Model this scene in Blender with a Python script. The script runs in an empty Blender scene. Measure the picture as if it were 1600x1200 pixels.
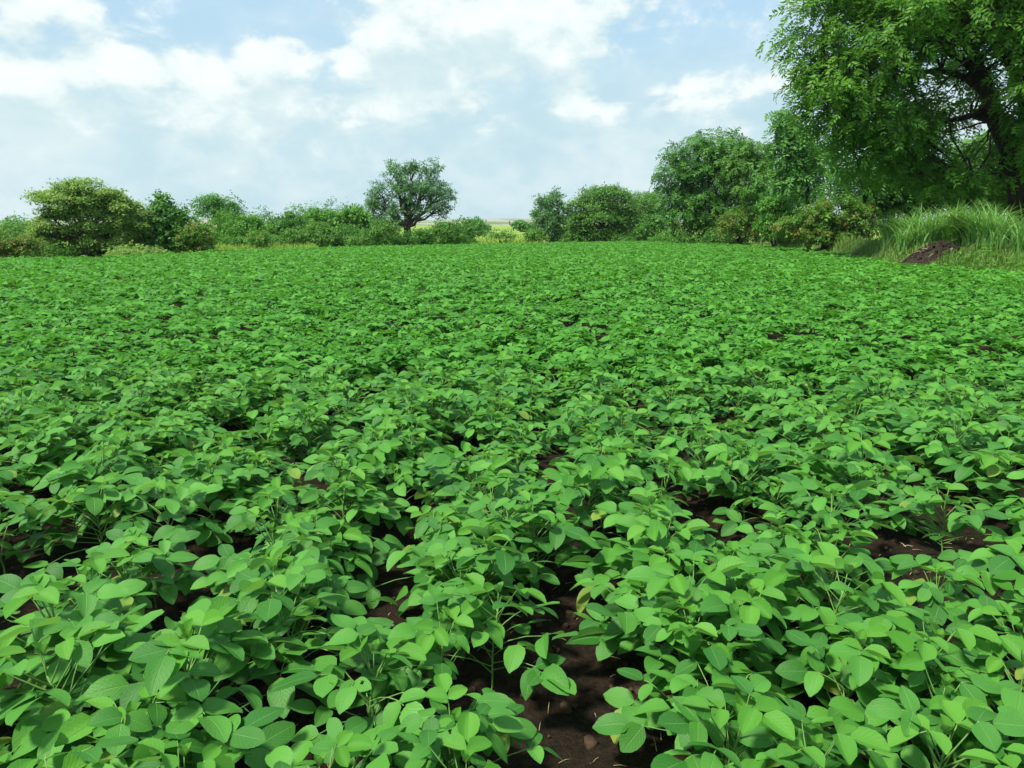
import bpy, math, random
import numpy as np
from mathutils import Matrix, Vector

S = bpy.context.scene
COL = S.collection
random.seed(7)
RNG = np.random.default_rng(11)
R = math.radians

# ------------------------------------------------------------------ camera
F_PX, W_PX, H_PX = 1164.0, 1600.0, 1200.0
HORIZON = 350.0
CAM_Z = 1.24
PITCH = math.atan((H_PX / 2 - HORIZON) / F_PX)
cam_data = bpy.data.cameras.new("camera")
cam_data.sensor_width = 36.0
cam_data.lens = 36.0 * F_PX / W_PX
cam_data.clip_start = 0.05
cam_data.clip_end = 6000.0
cam = bpy.data.objects.new("camera", cam_data)
COL.objects.link(cam)
cam.location = (0, 0, CAM_Z)
cam.rotation_euler = (math.pi / 2 - PITCH, 0, 0)
S.camera = cam

# ------------------------------------------------------------------ light
SUN_EL, SUN_AZ = R(60), R(-125)          # azimuth from +Y (forward), negative = left
sun_data = bpy.data.lights.new("sun", 'SUN')
sun_data.energy = 3.3
sun_data.angle = R(8.0)
sun_data.color = (1.0, 0.96, 0.85)
sun = bpy.data.objects.new("sun", sun_data)
COL.objects.link(sun)
sd = Vector((math.sin(SUN_AZ) * math.cos(SUN_EL), math.cos(SUN_AZ) * math.cos(SUN_EL), math.sin(SUN_EL)))
sun.rotation_euler = sd.to_track_quat('Z', 'Y').to_euler()
S.view_settings.view_transform = 'Standard'
S.view_settings.look = 'None'
S.view_settings.gamma = 1.0
S.view_settings.use_curve_mapping = False
S.view_settings.exposure = 1.0
S.render.engine = 'CYCLES'
S.cycles.max_bounces = 6
S.cycles.diffuse_bounces = 3
S.cycles.glossy_bounces = 2
S.cycles.transmission_bounces = 4
S.cycles.volume_bounces = 0
S.cycles.caustics_reflective = False
S.cycles.caustics_refractive = False


def pix_dir(px, py):
    """World direction of a pixel of the 1600x1200 photograph."""
    dx, dy = (px - W_PX / 2) / F_PX, -(py - H_PX / 2) / F_PX
    cp, sp = math.cos(PITCH), math.sin(PITCH)
    return np.array([dx, cp + dy * sp, -sp + dy * cp])


def at(px, py, Y):
    d = pix_dir(px, py)
    return np.array([0, 0, CAM_Z]) + d * (Y / d[1])


class NT:
    """Small helper to write node trees."""
    def __init__(self, tree):
        self.t = tree
        self.t.nodes.clear()

    def n(self, typ, ins=None, **kw):
        nd = self.t.nodes.new(typ)
        for k, v in kw.items():
            setattr(nd, k, v)
        for k, v in (ins or {}).items():
            self.set(nd.inputs[k], v)
        return nd

    def set(self, sock, v):
        if isinstance(v, bpy.types.NodeSocket):
            self.t.links.new(v, sock)
        else:
            sock.default_value = v

    def m(self, op, a, b=None, c=None, clamp=False):
        nd = self.t.nodes.new('ShaderNodeMath')
        nd.operation = op
        nd.use_clamp = clamp
        for i, v in enumerate((a, b, c)):
            if v is not None:
                self.set(nd.inputs[i], v)
        return nd.outputs[0]

    def v(self, op, a, b=None):
        nd = self.t.nodes.new('ShaderNodeVectorMath')
        nd.operation = op
        self.set(nd.inputs[0], a)
        if b is not None:
            self.set(nd.inputs[1], b)
        return nd.outputs['Value'] if op in ('LENGTH', 'DOT_PRODUCT', 'DISTANCE') else nd.outputs['Vector']

    def mix(self, f, a, b, blend='MIX'):
        nd = self.t.nodes.new('ShaderNodeMix')
        nd.data_type = 'RGBA'
        nd.blend_type = blend
        self.set(nd.inputs[0], f)
        for i, v in ((6, a), (7, b)):
            if not isinstance(v, bpy.types.NodeSocket) and len(v) == 3:
                v = (*v, 1)
            self.set(nd.inputs[i], v)
        return nd.outputs[2]

    def smooth(self, x, lo, hi, a=0.0, b=1.0):
        nd = self.t.nodes.new('ShaderNodeMapRange')
        nd.interpolation_type = 'SMOOTHSTEP'
        for k, v in zip((0, 1, 2, 3, 4), (x, lo, hi, a, b)):
            self.set(nd.inputs[k], v)
        return nd.outputs[0]

    def noise(self, vec, scale, detail=4, rough=.55, dist=0.0):
        nd = self.n('ShaderNodeTexNoise', {'Scale': scale, 'Detail': detail, 'Roughness': rough, 'Distortion': dist})
        if vec is not None:
            self.set(nd.inputs['Vector'], vec)
        return nd.outputs['Fac']


# ------------------------------------------------------------------ sky
def build_sky():
    w = bpy.data.worlds.new("World")
    S.world = w
    w.use_nodes = True
    T = NT(w.node_tree)
    out = T.n('ShaderNodeOutputWorld')
    bg = T.n('ShaderNodeBackground', {'Strength': 0.1})
    T.t.links.new(bg.outputs[0], out.inputs[0])
    sky = T.n('ShaderNodeTexSky', sky_type='NISHITA', sun_disc=False, sun_elevation=SUN_EL, sun_rotation=SUN_AZ,
              air_density=1.0, dust_density=2.0, ozone_density=1.0)
    d = T.n('ShaderNodeTexCoord').outputs['Generated']
    d = T.v('NORMALIZE', d)
    sp = T.n('ShaderNodeSeparateXYZ', {0: d})
    x, y, z = sp.outputs
    az = T.m('ARCTAN2', x, y)
    el = T.m('ARCSINE', z)
    p = T.n('ShaderNodeCombineXYZ', {0: az, 1: el, 2: 0.0}).outputs[0]
    big = T.noise(T.v('MULTIPLY', d, (1, 1, 1.9)), 5.5, 10, .56, .25)
    fine = T.noise(T.v('MULTIPLY', d, (1, 1, 1.6)), 17.0, 8, .6, .3)

    def field(dz):
        """cloud density, sampled DZ radians higher"""
        q = T.v('ADD', d, (0.0, 0.0, dz)) if dz else d
        b = T.noise(T.v('MULTIPLY', q, (1, 1, 1.9)), 5.5, 10, .56, .25) if dz else big
        f = T.noise(T.v('MULTIPLY', q, (1, 1, 1.6)), 17.0, 8, .6, .3) if dz else fine
        acc = None
        # main cumulus banks seen in the photograph (pixel centre, half extents)
        for (cx, cy, rx, ry, g) in CLOUDS:
            u0 = pix_dir(cx, cy)
            u0 = u0 / np.linalg.norm(u0)
            ca, ce = math.atan2(u0[0], u0[1]), math.asin(u0[2])
            pp = T.v('ADD', p, (0, dz, 0)) if dz else p
            q2 = T.v('MULTIPLY', T.v('SUBTRACT', pp, (ca, ce, 0)), (F_PX / rx, F_PX / ry, 0))
            r2 = T.m('MULTIPLY', T.v('LENGTH', q2), -1.0)
            s = T.m('MULTIPLY_ADD', r2, (g + .12) * .75, g + .12)
            s = T.m('MAXIMUM', s, 0.0)
            acc = s if acc is None else T.m('MAXIMUM', acc, s)
        e = T.m('MULTIPLY_ADD', T.m('SUBTRACT', b, .5), 1.5, acc)
        e = T.m('MULTIPLY_ADD', T.m('SUBTRACT', f, .5), .95, e)
        return e
    CLOUDS = [(190, 90, 100, 60, .5), (150, 95, 150, 85, .55), (40, 20, 170, 90, .45), (55, 130, 110, 60, .5), (290, 170, 110, 75, .45), (425, 105, 60, 42, .5), (560, 95, 40, 30, .35),
              (760, 40, 190, 85, .6), (920, 40, 110, 55, .45), (640, 60, 90, 60, .45),
              (900, 165, 110, 45, .38), (1110, 160, 120, 45, .38), (1190, 185, 90, 50, .3), (700, 190, 260, 70, .25), (380, 230, 260, 60, .2), (740, 165, 60, 30, .36)]
    e0 = field(0.0)
    e1 = field(0.035)
    e0 = T.m('SUBTRACT', e0, T.m('MULTIPLY', T.smooth(el, R(10), R(4)), .16))
    cover = T.smooth(e0, .05, .34)
    # thin high veil and the pale band low over the land
    veil = T.smooth(T.noise(T.v('MULTIPLY', d, (1, 1, 3.5)), 3.2, 7, .55, .4), .34, .7, .15, .62)
    low = T.smooth(el, R(17), R(7))
    veil = T.m('MAXIMUM', veil, T.m('MULTIPLY', low, T.smooth(big, .3, .75, .88, 1.0)))
    lit = T.smooth(T.m('SUBTRACT', e0, e1), -.26, .34)
    lit = T.m('MULTIPLY_ADD', T.smooth(fine, .35, .65), .25, T.m('MULTIPLY', lit, .75))
    cloud = T.mix(lit, CLOUD_DARK, CLOUD_LIT)
    blue = T.mix(.85, sky.outputs[0], SKY_BLUE)
    vcol = T.mix(T.smooth(T.m('MULTIPLY_ADD', fine, .5, T.m('MULTIPLY', big, .5)), .36, .62), VEIL, VEIL_LIT)
    c = T.mix(veil, blue, vcol)
    c = T.mix(cover, c, cloud)
    T.set(bg.inputs['Color'], c)


SKY_BLUE = (2.3, 3.6, 4.75)
VEIL = (2.9, 3.92, 4.25)
VEIL_LIT = (3.75, 4.5, 4.65)
CLOUD_DARK = (3.3, 4.2, 4.4)
CLOUD_LIT = (4.9, 5.25, 5.2)
build_sky()

# ------------------------------------------------------------------ small maths
def hash2(ix, iy, seed):
    h = (ix.astype(np.int64) * 374761393 + iy.astype(np.int64) * 668265263 + seed * 1442695041) & 0xFFFFFFFF
    h = ((h ^ (h >> 13)) * 1274126177) & 0xFFFFFFFF
    return ((h ^ (h >> 16)) & 0xFFFF) / 65535.0


def vnoise(x, y, seed=0):
    x, y = np.asarray(x, float), np.asarray(y, float)
    ix, iy = np.floor(x), np.floor(y)
    fx, fy = x - ix, y - iy
    fx, fy = fx * fx * (3 - 2 * fx), fy * fy * (3 - 2 * fy)
    a, b = hash2(ix, iy, seed), hash2(ix + 1, iy, seed)
    c, d = hash2(ix, iy + 1, seed), hash2(ix + 1, iy + 1, seed)
    return (a + (b - a) * fx) * (1 - fy) + (c + (d - c) * fx) * fy


def fbm(x, y, seed=0, octv=4):
    s, a = 0, .5
    for i in range(octv):
        s = s + a * vnoise(x * 2 ** i, y * 2 ** i, seed + i)
        a *= .5
    return s


def sstep(a, b, x):
    t = np.clip((np.asarray(x, float) - a) / (b - a), 0, 1)
    return t * t * (3 - 2 * t)


# ------------------------------------------------------------------ lie of the land
SLOPE = 0.008
CANOPY = 0.34
ROW_TAN = 0.043            # rows run a touch to the right of the view axis
ROW_D = 0.55
ROW_U0 = 0.36


def canopy_y(px, py):
    d = pix_dir(px, py)
    t = -d[2] / d[1]
    return (CAM_Z - CANOPY) / (t - SLOPE)


EDGE_PX = [(-700, 440), (-300, 415), (0, 402), (150, 400), (300, 393), (480, 386.5), (640, 383), (830, 379.5), (1000, 376.5), (1080, 378), (1180, 383), (1300, 393),
           (1400, 409), (1480, 416), (1600, 422), (1900, 440), (2600, 500)]
EDGE = []
for (px, py) in EDGE_PX:
    Yc = canopy_y(px, py)
    q = at(px, py, Yc)
    EDGE.append((math.atan2(q[0], q[1]), math.hypot(q[0], q[1])))
EDGE_A = np.array([e[0] for e in EDGE])
EDGE_R = np.array([e[1] for e in EDGE])


def edge_dist(x, y):
    """how far beyond the crop's edge (metres, negative inside), measured along the line of sight"""
    a = np.arctan2(x, y)
    return np.hypot(x, y) - np.interp(a, EDGE_A, EDGE_R)


def ground_z(x, y):
    x, y = np.asarray(x, float), np.asarray(y, float)
    z = -SLOPE * np.clip(y, -30, 62)
    # grassy bank on the right where the big tree stands
    e = edge_dist(x, y)
    right = sstep(4.2, 8.5, x) * sstep(9, 15, y) * (1 - sstep(30, 52, y))
    z = z + right * .78 * sstep(0.0, 3.6, e)
    right2 = sstep(6, 11, x) * sstep(28, 42, y) * (1 - sstep(70, 110, y))
    z = z + right2 * .25 * sstep(0, 3, e)
    return z + .05 * (fbm(x * .35, y * .35, 5, 3) - .45) * sstep(6, 20, y)


# ------------------------------------------------------------------ mesh helpers
def mesh_np(name, V, faces, mat=None, uv=None, attrs=None, smooth=False):
    """faces: list of int arrays (n,3) or (n,4)"""
    me = bpy.data.meshes.new(name)
    V = np.ascontiguousarray(V, dtype=np.float32)
    tot = np.concatenate([np.full(len(f), f.shape[1], np.int32) for f in faces])
    loops = np.concatenate([np.ascontiguousarray(f, dtype=np.int32).ravel() for f in faces])
    start = np.concatenate([[0], np.cumsum(tot)[:-1]]).astype(np.int32)
    me.vertices.add(len(V))
    me.vertices.foreach_set('co', V.ravel())
    me.loops.add(len(loops))
    me.loops.foreach_set('vertex_index', loops)
    me.polygons.add(len(tot))
    me.polygons.foreach_set('loop_start', start)
    me.polygons.foreach_set('loop_total', tot)
    if smooth:
        me.polygons.foreach_set('use_smooth', np.ones(len(tot), bool))
    if uv is not None:
        l = me.uv_layers.new(name='UVMap')
        l.data.foreach_set('uv', np.ascontiguousarray(uv[loops], dtype=np.float32).ravel())
    for k, v in (attrs or {}).items():
        a = me.attributes.new(k, 'FLOAT', 'POINT')
        a.data.foreach_set('value', np.ascontiguousarray(v, dtype=np.float32))
    if mat is not None:
        me.materials.append(mat)
    me.update()
    return me


def link(name, me, parent=None, loc=None):
    o = bpy.data.objects.new(name, me)
    COL.objects.link(o)
    if parent is not None:
        o.parent = parent
    if loc is not None:
        o.location = loc
    return o


def tag(o, label=None, cat=None, group=None, kind=None):
    for k, v in (('label', label), ('category', cat), ('group', group), ('kind', kind)):
        if v:
            o[k] = v
    return o


def tube(path, radii, sides=7):
    """tapered tube along a polyline; returns V, quads"""
    path = np.asarray(path, float)
    n = len(path)
    V, Fq = [], []
    up = np.array([.31, .77, .55])
    for i in range(n):
        t = path[min(i + 1, n - 1)] - path[max(i - 1, 0)]
        t = t / (np.linalg.norm(t) + 1e-9)
        a = np.cross(t, up)
        a /= np.linalg.norm(a) + 1e-9
        b = np.cross(t, a)
        for k in range(sides):
            an = 2 * math.pi * k / sides
            V.append(path[i] + radii[i] * (math.cos(an) * a + math.sin(an) * b))
    for i in range(n - 1):
        for k in range(sides):
            k2 = (k + 1) % sides
            Fq.append((i * sides + k, i * sides + k2, (i + 1) * sides + k2, (i + 1) * sides + k))
    V.append(path[-1])
    base = (n - 1) * sides
    Ft = [(base + k, base + (k + 1) % sides, n * sides) for k in range(sides)]
    return np.array(V), np.array(Fq), np.array(Ft)


def join(parts):
    V, Q, Tr, off = [], [], [], 0
    for v, q, t in parts:
        V.append(v)
        if len(q):
            Q.append(q + off)
        if len(t):
            Tr.append(t + off)
        off += len(v)
    f = ([np.concatenate(Q)] if Q else []) + ([np.concatenate(Tr)] if Tr else [])
    return np.concatenate(V), f


def bend(p0, p1, k=5, sag=0.0, wob=0.0, rng=RNG):
    p0, p1 = np.asarray(p0, float), np.asarray(p1, float)
    t = np.linspace(0, 1, k)[:, None]
    L = np.linalg.norm(p1 - p0)
    P = p0 + (p1 - p0) * t
    P[:, 2] += (sag * L * 4 * t * (1 - t))[:, 0]
    if wob:
        P[1:-1] += rng.normal(0, wob * L, (k - 2, 3))
    return P


def frames(nrm, along):
    """rotation matrices with columns (along, side, normal) from normals and rough forward vectors"""
    n = nrm / (np.linalg.norm(nrm, axis=1, keepdims=True) + 1e-9)
    a = along - (along * n).sum(1, keepdims=True) * n
    a /= np.linalg.norm(a, axis=1, keepdims=True) + 1e-9
    s = np.cross(n, a)
    return np.stack([a, s, n], axis=2)


def stamp(tv, tq, M, T, uv=None):
    """copy a template (verts, faces) to every transform; M (k,3,3) includes scale"""
    k, nv = len(M), len(tv)
    V = np.einsum('kij,nj->kni', M, tv) + T[:, None, :]
    Fq = (tq[None, :, :] + (np.arange(k) * nv)[:, None, None]).reshape(-1, tq.shape[1])
    U = np.tile(uv, (k, 1)) if uv is not None else None
    return V.reshape(-1, 3), Fq, U


# ------------------------------------------------------------------ materials
def material(name):
    m = bpy.data.materials.new(name)
    m.use_nodes = True
    T = NT(m.node_tree)
    out = T.n('ShaderNodeOutputMaterial')
    return m, T, out


def leaf_material(name, dark, light, rough=.5, spec=.35, trans=.28, veins=False, trans_col=None, extra=None):
    m, T, out = material(name)
    tint = T.n('ShaderNodeAttribute', attribute_name='tint').outputs['Fac']
    rnd = T.n('ShaderNodeObjectInfo').outputs['Random']
    f = T.m('MULTIPLY_ADD', T.m('SUBTRACT', rnd, .5), .95 if veins else .0, tint, clamp=True)
    col = T.mix(f, dark, light)
    bs = T.n('ShaderNodeBsdfPrincipled', {'Roughness': rough, 'Specular IOR Level': spec})
    if extra is not None:      # a second colour on part of the leaves (flowers, reddish young leaves, dry ones)
        col = T.mix(T.n('ShaderNodeAttribute', attribute_name='accent').outputs['Fac'], col, extra)
    if veins:
        uv = T.n('ShaderNodeSeparateXYZ', {0: T.n('ShaderNodeUVMap', uv_map='UVMap').outputs[0]})
        u, v = uv.outputs[0], uv.outputs[1]
        au = T.m('ABSOLUTE', T.m('SUBTRACT', u, .5))
        lat = T.m('SINE', T.m('MULTIPLY', T.m('SUBTRACT', T.m('MULTIPLY', v, 7.5), T.m('MULTIPLY', au, 6.0)), 6.283))
        rid = T.smooth(lat, .72, 1.0)
        mid = T.smooth(au, .035, .008)
        tc = T.n('ShaderNodeTexCoord').outputs['Object']
        cell = T.noise(T.n('ShaderNodeCombineXYZ', {0: u, 1: T.m('MULTIPLY', v, 1.6), 2: rnd}).outputs[0], 14, 3, .6)
        hgt = T.m('MULTIPLY_ADD', rid, -.5, T.m('MULTIPLY_ADD', mid, -1.0, T.m('MULTIPLY', cell, .9)))
        vein = T.m('MAXIMUM', T.m('MULTIPLY', rid, .17), T.m('MULTIPLY', mid, .5))
        col = T.mix(vein, col, (0.16, 0.36, 0.09))
        blot = T.smooth(cell, .3, .75)
        col = T.mix(T.m('MULTIPLY', blot, .25), col, T.mix(.5, col, (.10, .30, .10)))
        bmp = T.n('ShaderNodeBump', {'Strength': .45, 'Distance': .003, 'Height': hgt})
        T.set(bs.inputs['Normal'], bmp.outputs[0])
        T.set(bs.inputs['Roughness'], T.m('MULTIPLY_ADD', cell, .22, rough - .1))
    T.set(bs.inputs['Base Color'], col)
    if veins:      # the underside of a soybean blade is paler and greyer
        back = T.n('ShaderNodeNewGeometry').outputs['Backfacing']
        col = T.mix(T.m('MULTIPLY', back, .6), col, (.20, .36, .15))
        T.set(bs.inputs['Base Color'], col)
    tr = T.n('ShaderNodeBsdfTranslucent')
    T.set(tr.inputs['Color'], T.mix(.5, T.mix(1.0, col, (1.6, 1.5, .7), 'MULTIPLY'), trans_col or light))
    mx = T.n('ShaderNodeMixShader', {0: trans})
    T.t.links.new(bs.outputs[0], mx.inputs[1])
    T.t.links.new(tr.outputs[0], mx.inputs[2])
    T.t.links.new(mx.outputs[0], out.inputs[0])
    return m


def plain_material(name, c0, c1, scale=8, rough=.85, bump=.3, bdist=.02, stretch=(1, 1, 1)):
    m, T, out = material(name)
    tc = T.v('MULTIPLY', T.n('ShaderNodeTexCoord').outputs['Object'], stretch)
    nz = T.noise(tc, scale, 6, .62, .2)
    bs = T.n('ShaderNodeBsdfPrincipled', {'Roughness': rough, 'Specular IOR Level': .25})
    T.set(bs.inputs['Base Color'], T.mix(T.smooth(nz, .3, .7), c0, c1))
    T.set(bs.inputs['Normal'], T.n('ShaderNodeBump', {'Strength': bump, 'Distance': bdist, 'Height': nz}).outputs[0])
    T.t.links.new(bs.outputs[0], out.inputs[0])
    return m


M_SOY = leaf_material('soybean leaf', (.030, .150, .014), (.105, .335, .036), .50, .38, .31, True, extra=(.33, .36, .05))
M_SOY_YOUNG = leaf_material('soybean young leaf', (.075, .27, .020), (.13, .36, .035), .5, .3, .35, True)
M_STEM = plain_material('soybean stem', (.10, .24, .045), (.17, .30, .08), 40, .6, .1, .002)
M_SOYFAR = leaf_material('soybean leaf in bulk', (.034, .155, .013), (.108, .335, .040), .56, .22, .33, False)
M_BARK = plain_material('bark', (.018, .013, .010), (.075, .058, .044), 9, .9, .9, .05, (1, 1, .25))
M_BARK_PALE = plain_material('greyish bark', (.035, .028, .022), (.12, .10, .08), 9, .9, .8, .04, (1, 1, .25))
M_SOIL_CLOD = plain_material('soil clod', (.016, .010, .006), (.085, .052, .031), 60, .95, .6, .004)
M_STRAW = plain_material('dry straw', (.34, .24, .12), (.55, .43, .25), 30, .8, .2, .002)


def ground_material():
    m, T, out = material('field soil and grass')
    pos = T.n('ShaderNodeNewGeometry').outputs['Position']
    beyond = T.n('ShaderNodeAttribute', attribute_name='beyond').outputs['Fac']
    far = T.n('ShaderNodeAttribute', attribute_name='meadow').outputs['Fac']
    n1 = T.noise(pos, 2.2, 6, .6)
    n2 = T.noise(pos, 38, 6, .7)
    n3 = T.noise(pos, 150, 3, .6)
    soil = T.mix(T.smooth(n2, .3, .72), (.013, .0078, .0042), (.055, .033, .0175))
    soil = T.mix(T.m('MULTIPLY', T.smooth(n1, .45, .75), .5), soil, (.075, .047, .026))
    soil = T.mix(T.m('MULTIPLY', T.smooth(n3, .66, .75), .35), soil, (.16, .115, .08))
    g = T.mix(T.smooth(n1, .3, .7), (.055, .12, .022), (.10, .17, .035))
    y = T.mix(T.smooth(T.noise(pos, .12, 5, .6), .35, .65), (.12, .24, .03), (.26, .33, .05))
    g = T.mix(far, g, y)
    col = T.mix(beyond, soil, g)
    bs = T.n('ShaderNodeBsdfPrincipled', {'Roughness': .92, 'Specular IOR Level': .2, 'Base Color': col})
    h = T.m('MULTIPLY_ADD', n3, .35, n2)
    T.set(bs.inputs['Normal'], T.n('ShaderNodeBump', {'Strength': 1.0, 'Distance': .06, 'Height': h}).outputs[0])
    T.t.links.new(bs.outputs[0], out.inputs[0])
    return m


# ------------------------------------------------------------------ ground
def grow(a, b, step, far, ratio):
    """even steps from a to b, then growing steps out to far"""
    xs = list(np.arange(a, b, step))
    s = step
    while xs[-1] < far:
        s *= ratio
        xs.append(xs[-1] + s)
    return xs


def build_ground():
    xp = grow(0, 3.2, .05, 2600, 1.09)
    xs = np.array([-v for v in xp[:0:-1]] + xp)
    yp = grow(.4, 5.6, .05, 3200, 1.065)
    yn = grow(0, .6, .2, 300, 1.5)
    ys = np.array([.4 - v for v in yn[:0:-1]] + yp)
    X, Y = np.meshgrid(xs, ys)
    Z = ground_z(X, Y)
    e = edge_dist(X, Y)
    u = X - Y * ROW_TAN
    near = 1 - sstep(5, 14, np.hypot(X, Y))
    ridge = .018 * np.cos((u - ROW_U0) / ROW_D * 2 * math.pi)
    rough = .05 * (fbm(X * 7, Y * 7, 21, 4) - .47) + .03 * (np.abs(vnoise(X * 22, Y * 22, 33) - .5))
    Z = Z + near * (ridge + rough) * (1 - sstep(-.5, .5, e))
    nx, ny = len(xs), len(ys)
    idx = np.arange(nx * ny).reshape(ny, nx)
    Q = np.stack([idx[:-1, :-1], idx[:-1, 1:], idx[1:, 1:], idx[1:, :-1]], -1).reshape(-1, 4)
    me = mesh_np('ground', np.stack([X, Y, Z], -1).reshape(-1, 3), [Q], ground_material(),
                 attrs={'beyond': sstep(-.3, .6, e).ravel(), 'meadow': (sstep(2, 6, e) * sstep(34, 48, Y)).ravel()}, smooth=True)
    tag(link('ground', me), kind='structure')

    # low far ridge on the skyline
    m, T, out = material('far dry ridge')
    pos = T.n('ShaderNodeNewGeometry').outputs['Position']
    nz = T.noise(pos, .02, 7, .65)
    bs = T.n('ShaderNodeBsdfPrincipled', {'Roughness': .95, 'Specular IOR Level': .1})
    T.set(bs.inputs['Base Color'], T.mix(T.smooth(nz, .4, .62), (.10, .16, .07), (.34, .30, .20)))
    T.t.links.new(bs.outputs[0], out.inputs[0])
    xs = np.linspace(-1400, 1400, 240)
    ys = np.linspace(900, 1500, 24)
    X, Y = np.meshgrid(xs, ys)
    prof = np.sin((Y - 900) / 600 * math.pi)
    Zr = -2 + prof * (6.5 + 5.0 * fbm(X / 160 + 3, Y / 400, 8, 4) + 2.0 * np.exp(-((X + 30) / 120) ** 2))
    idx = np.arange(X.size).reshape(X.shape)
    Q = np.stack([idx[:-1, :-1], idx[:-1, 1:], idx[1:, 1:], idx[1:, :-1]], -1).reshape(-1, 4)
    tag(link('hills', mesh_np('hills', np.stack([X, Y, Zr], -1).reshape(-1, 3), [Q], m, smooth=True)), kind='structure')


build_ground()

# ------------------------------------------------------------------ soybean leaflets
def leaflet_template(nu, nv, fold=.18, droop=.22, wave=.0, ph=0.0, skew=0.0):
    """unit-length ovate blade along +X, width on Y, normal +Z.  Returns verts, quads, uv."""
    V, U = [], []
    for j in range(nv + 1):
        t = j / nv
        w = .345 * (math.sin(math.pi * min(1, t ** .80 * .972 + .012)) ** .56)
        w *= 1 + .02 * math.sin(9 * t + ph)
        if j == 0:
            w = .05
        if j == nv:
            w = .035
        for i in range(nu + 1):
            s = 2 * i / nu - 1
            z = fold * w * abs(s) ** 1.3 - droop * t * t + wave * math.sin(5.5 * t + ph + 2.0 * s) * abs(s)
            V.append((t, s * w * (1 + skew * s), z))
            U.append((i / nu, t))
    Q = [(j * (nu + 1) + i, (j + 1) * (nu + 1) + i, (j + 1) * (nu + 1) + i + 1, j * (nu + 1) + i + 1) for j in range(nv) for i in range(nu)]
    return np.array(V), np.array(Q), np.array(U)


def tq_edge(tv):
    """yellowing runs in from the tip and the margins of an old blade"""
    return np.clip(tv[:, 0] ** 2 + np.abs(tv[:, 1]) * 1.2 - .3, 0, 1)


SOY_LEAFLETS = []
for k in range(12):
    rr = random.Random(k)
    tv, tq, tu = leaflet_template(4, 6, rr.uniform(.02, .34), rr.uniform(.0, .34), rr.uniform(.01, .05), rr.uniform(0, 6), rr.uniform(-.12, .12))
    if k in (8, 9):          # insect-bitten blades: a bite out of the edge or a hole
        tq = np.delete(tq, {8: [19, 23], 9: [10]}[k], axis=0)
    SOY_LEAFLETS.append(mesh_np('leaflet', tv, [tq], M_SOY, tu, {'tint': np.full(len(tv), rr.uniform(.15, .75)), 'accent': np.clip((k > 9) * (.35 + .5 * tq_edge(tv)), 0, 1)}, True))
YOUNG_LEAFLETS = []
for k in range(3):
    rr = random.Random(50 + k)
    tv, tq, tu = leaflet_template(4, 5, rr.uniform(.5, .9), rr.uniform(-.1, .2), .02, k)
    YOUNG_LEAFLETS.append(mesh_np('leaflet', tv, [tq], M_SOY_YOUNG, tu, {'tint': np.full(len(tv), .5)}, True))


def mat4(origin, x_dir, normal, scale):
    f = frames(np.array([normal], float), np.array([x_dir], float))[0] * scale
    M = Matrix(((*f[0], origin[0]), (*f[1], origin[1]), (*f[2], origin[2]), (0, 0, 0, 1)))
    return M


def make_plant_plan(seed):
    """stem path and leaves of one soybean plant: [(petiole path, [(matrix, mesh index, young)])]"""
    r = random.Random(seed)
    H = r.uniform(.20, .29)
    lean = np.array([r.uniform(-.03, .03), r.uniform(-.03, .03), 0])
    stem = [lean * (t * t) + np.array([.004 * math.sin(9 * t + seed), .004 * math.cos(7 * t), H * t - .02 * (t == 0)]) for t in np.linspace(0, 1, 7)]
    stem = np.array(stem)
    leaves = []
    n = r.randint(19, 24)
    az = r.uniform(0, 6.28)
    for i in range(n):
        f = (i + .5) / n
        az += math.pi + r.uniform(-1.3, 1.3)
        zt = .18 + .80 * f
        k = zt * 6
        i0 = min(5, int(k))
        base = stem[i0] + (stem[i0 + 1] - stem[i0]) * (k - i0)
        L = (.250 - .145 * f) * r.uniform(.5, 1.15)
        elev = R(16 + 44 * f + r.uniform(-14, 12))
        d = np.array([math.cos(az), math.sin(az), 0])
        tip = base + d * (L * math.cos(elev)) + np.array([0, 0, L * math.sin(elev)])
        pet = bend(base, tip, 4, .07 if f < .8 else -.02)
        size = (.087 - .020 * f) * r.uniform(.78, 1.22)
        lf = []
        tilt = R(r.uniform(-22, 26))
        roll = r.uniform(-.45, .45)
        side = np.array([-d[1], d[0], 0])
        nrm0 = np.array([0, 0, 1.0]) + d * (-math.sin(tilt)) * .9 + side * roll
        young = f > .92
        for a, off, sc in ((0, .024, 1.08), (r.uniform(58, 84), .0, .94), (-r.uniform(58, 84), .0, .94)):
            ar = R(a)
            xd = d * math.cos(ar) + side * math.sin(ar)
            xd = xd + np.array([0, 0, r.uniform(-.38, .22)])
            nn = nrm0 + np.array([r.gauss(0, .20), r.gauss(0, .20), 0]) + xd * r.uniform(-.1, .2)
            lf.append((mat4(tip + d * off * (size / .07), xd, nn, size * sc * r.uniform(.92, 1.1)), r.choice((8, 9, 10, 11)) if r.random() < .055 else r.randrange(8), young))
        leaves.append((np.vstack([pet, [tip + d * .02]]), lf))
    # folded shoot tip
    top = stem[-1]
    lf = []
    a0 = r.uniform(0, 6.28)
    for k in range(3):
        a = a0 + k * 2.1 + r.uniform(-.3, .3)
        d = np.array([math.cos(a), math.sin(a), 0])
        lf.append((mat4(top + np.array([0, 0, .05]), d * r.uniform(.5, .95) + np.array([0, 0, 1.0]), -d + np.array([0, 0, .6]), r.uniform(.026, .042)), r.randrange(3), True))
    leaves.append((bend(top, top + np.array([0, 0, .05]), 3), lf))
    return stem, leaves


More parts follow.
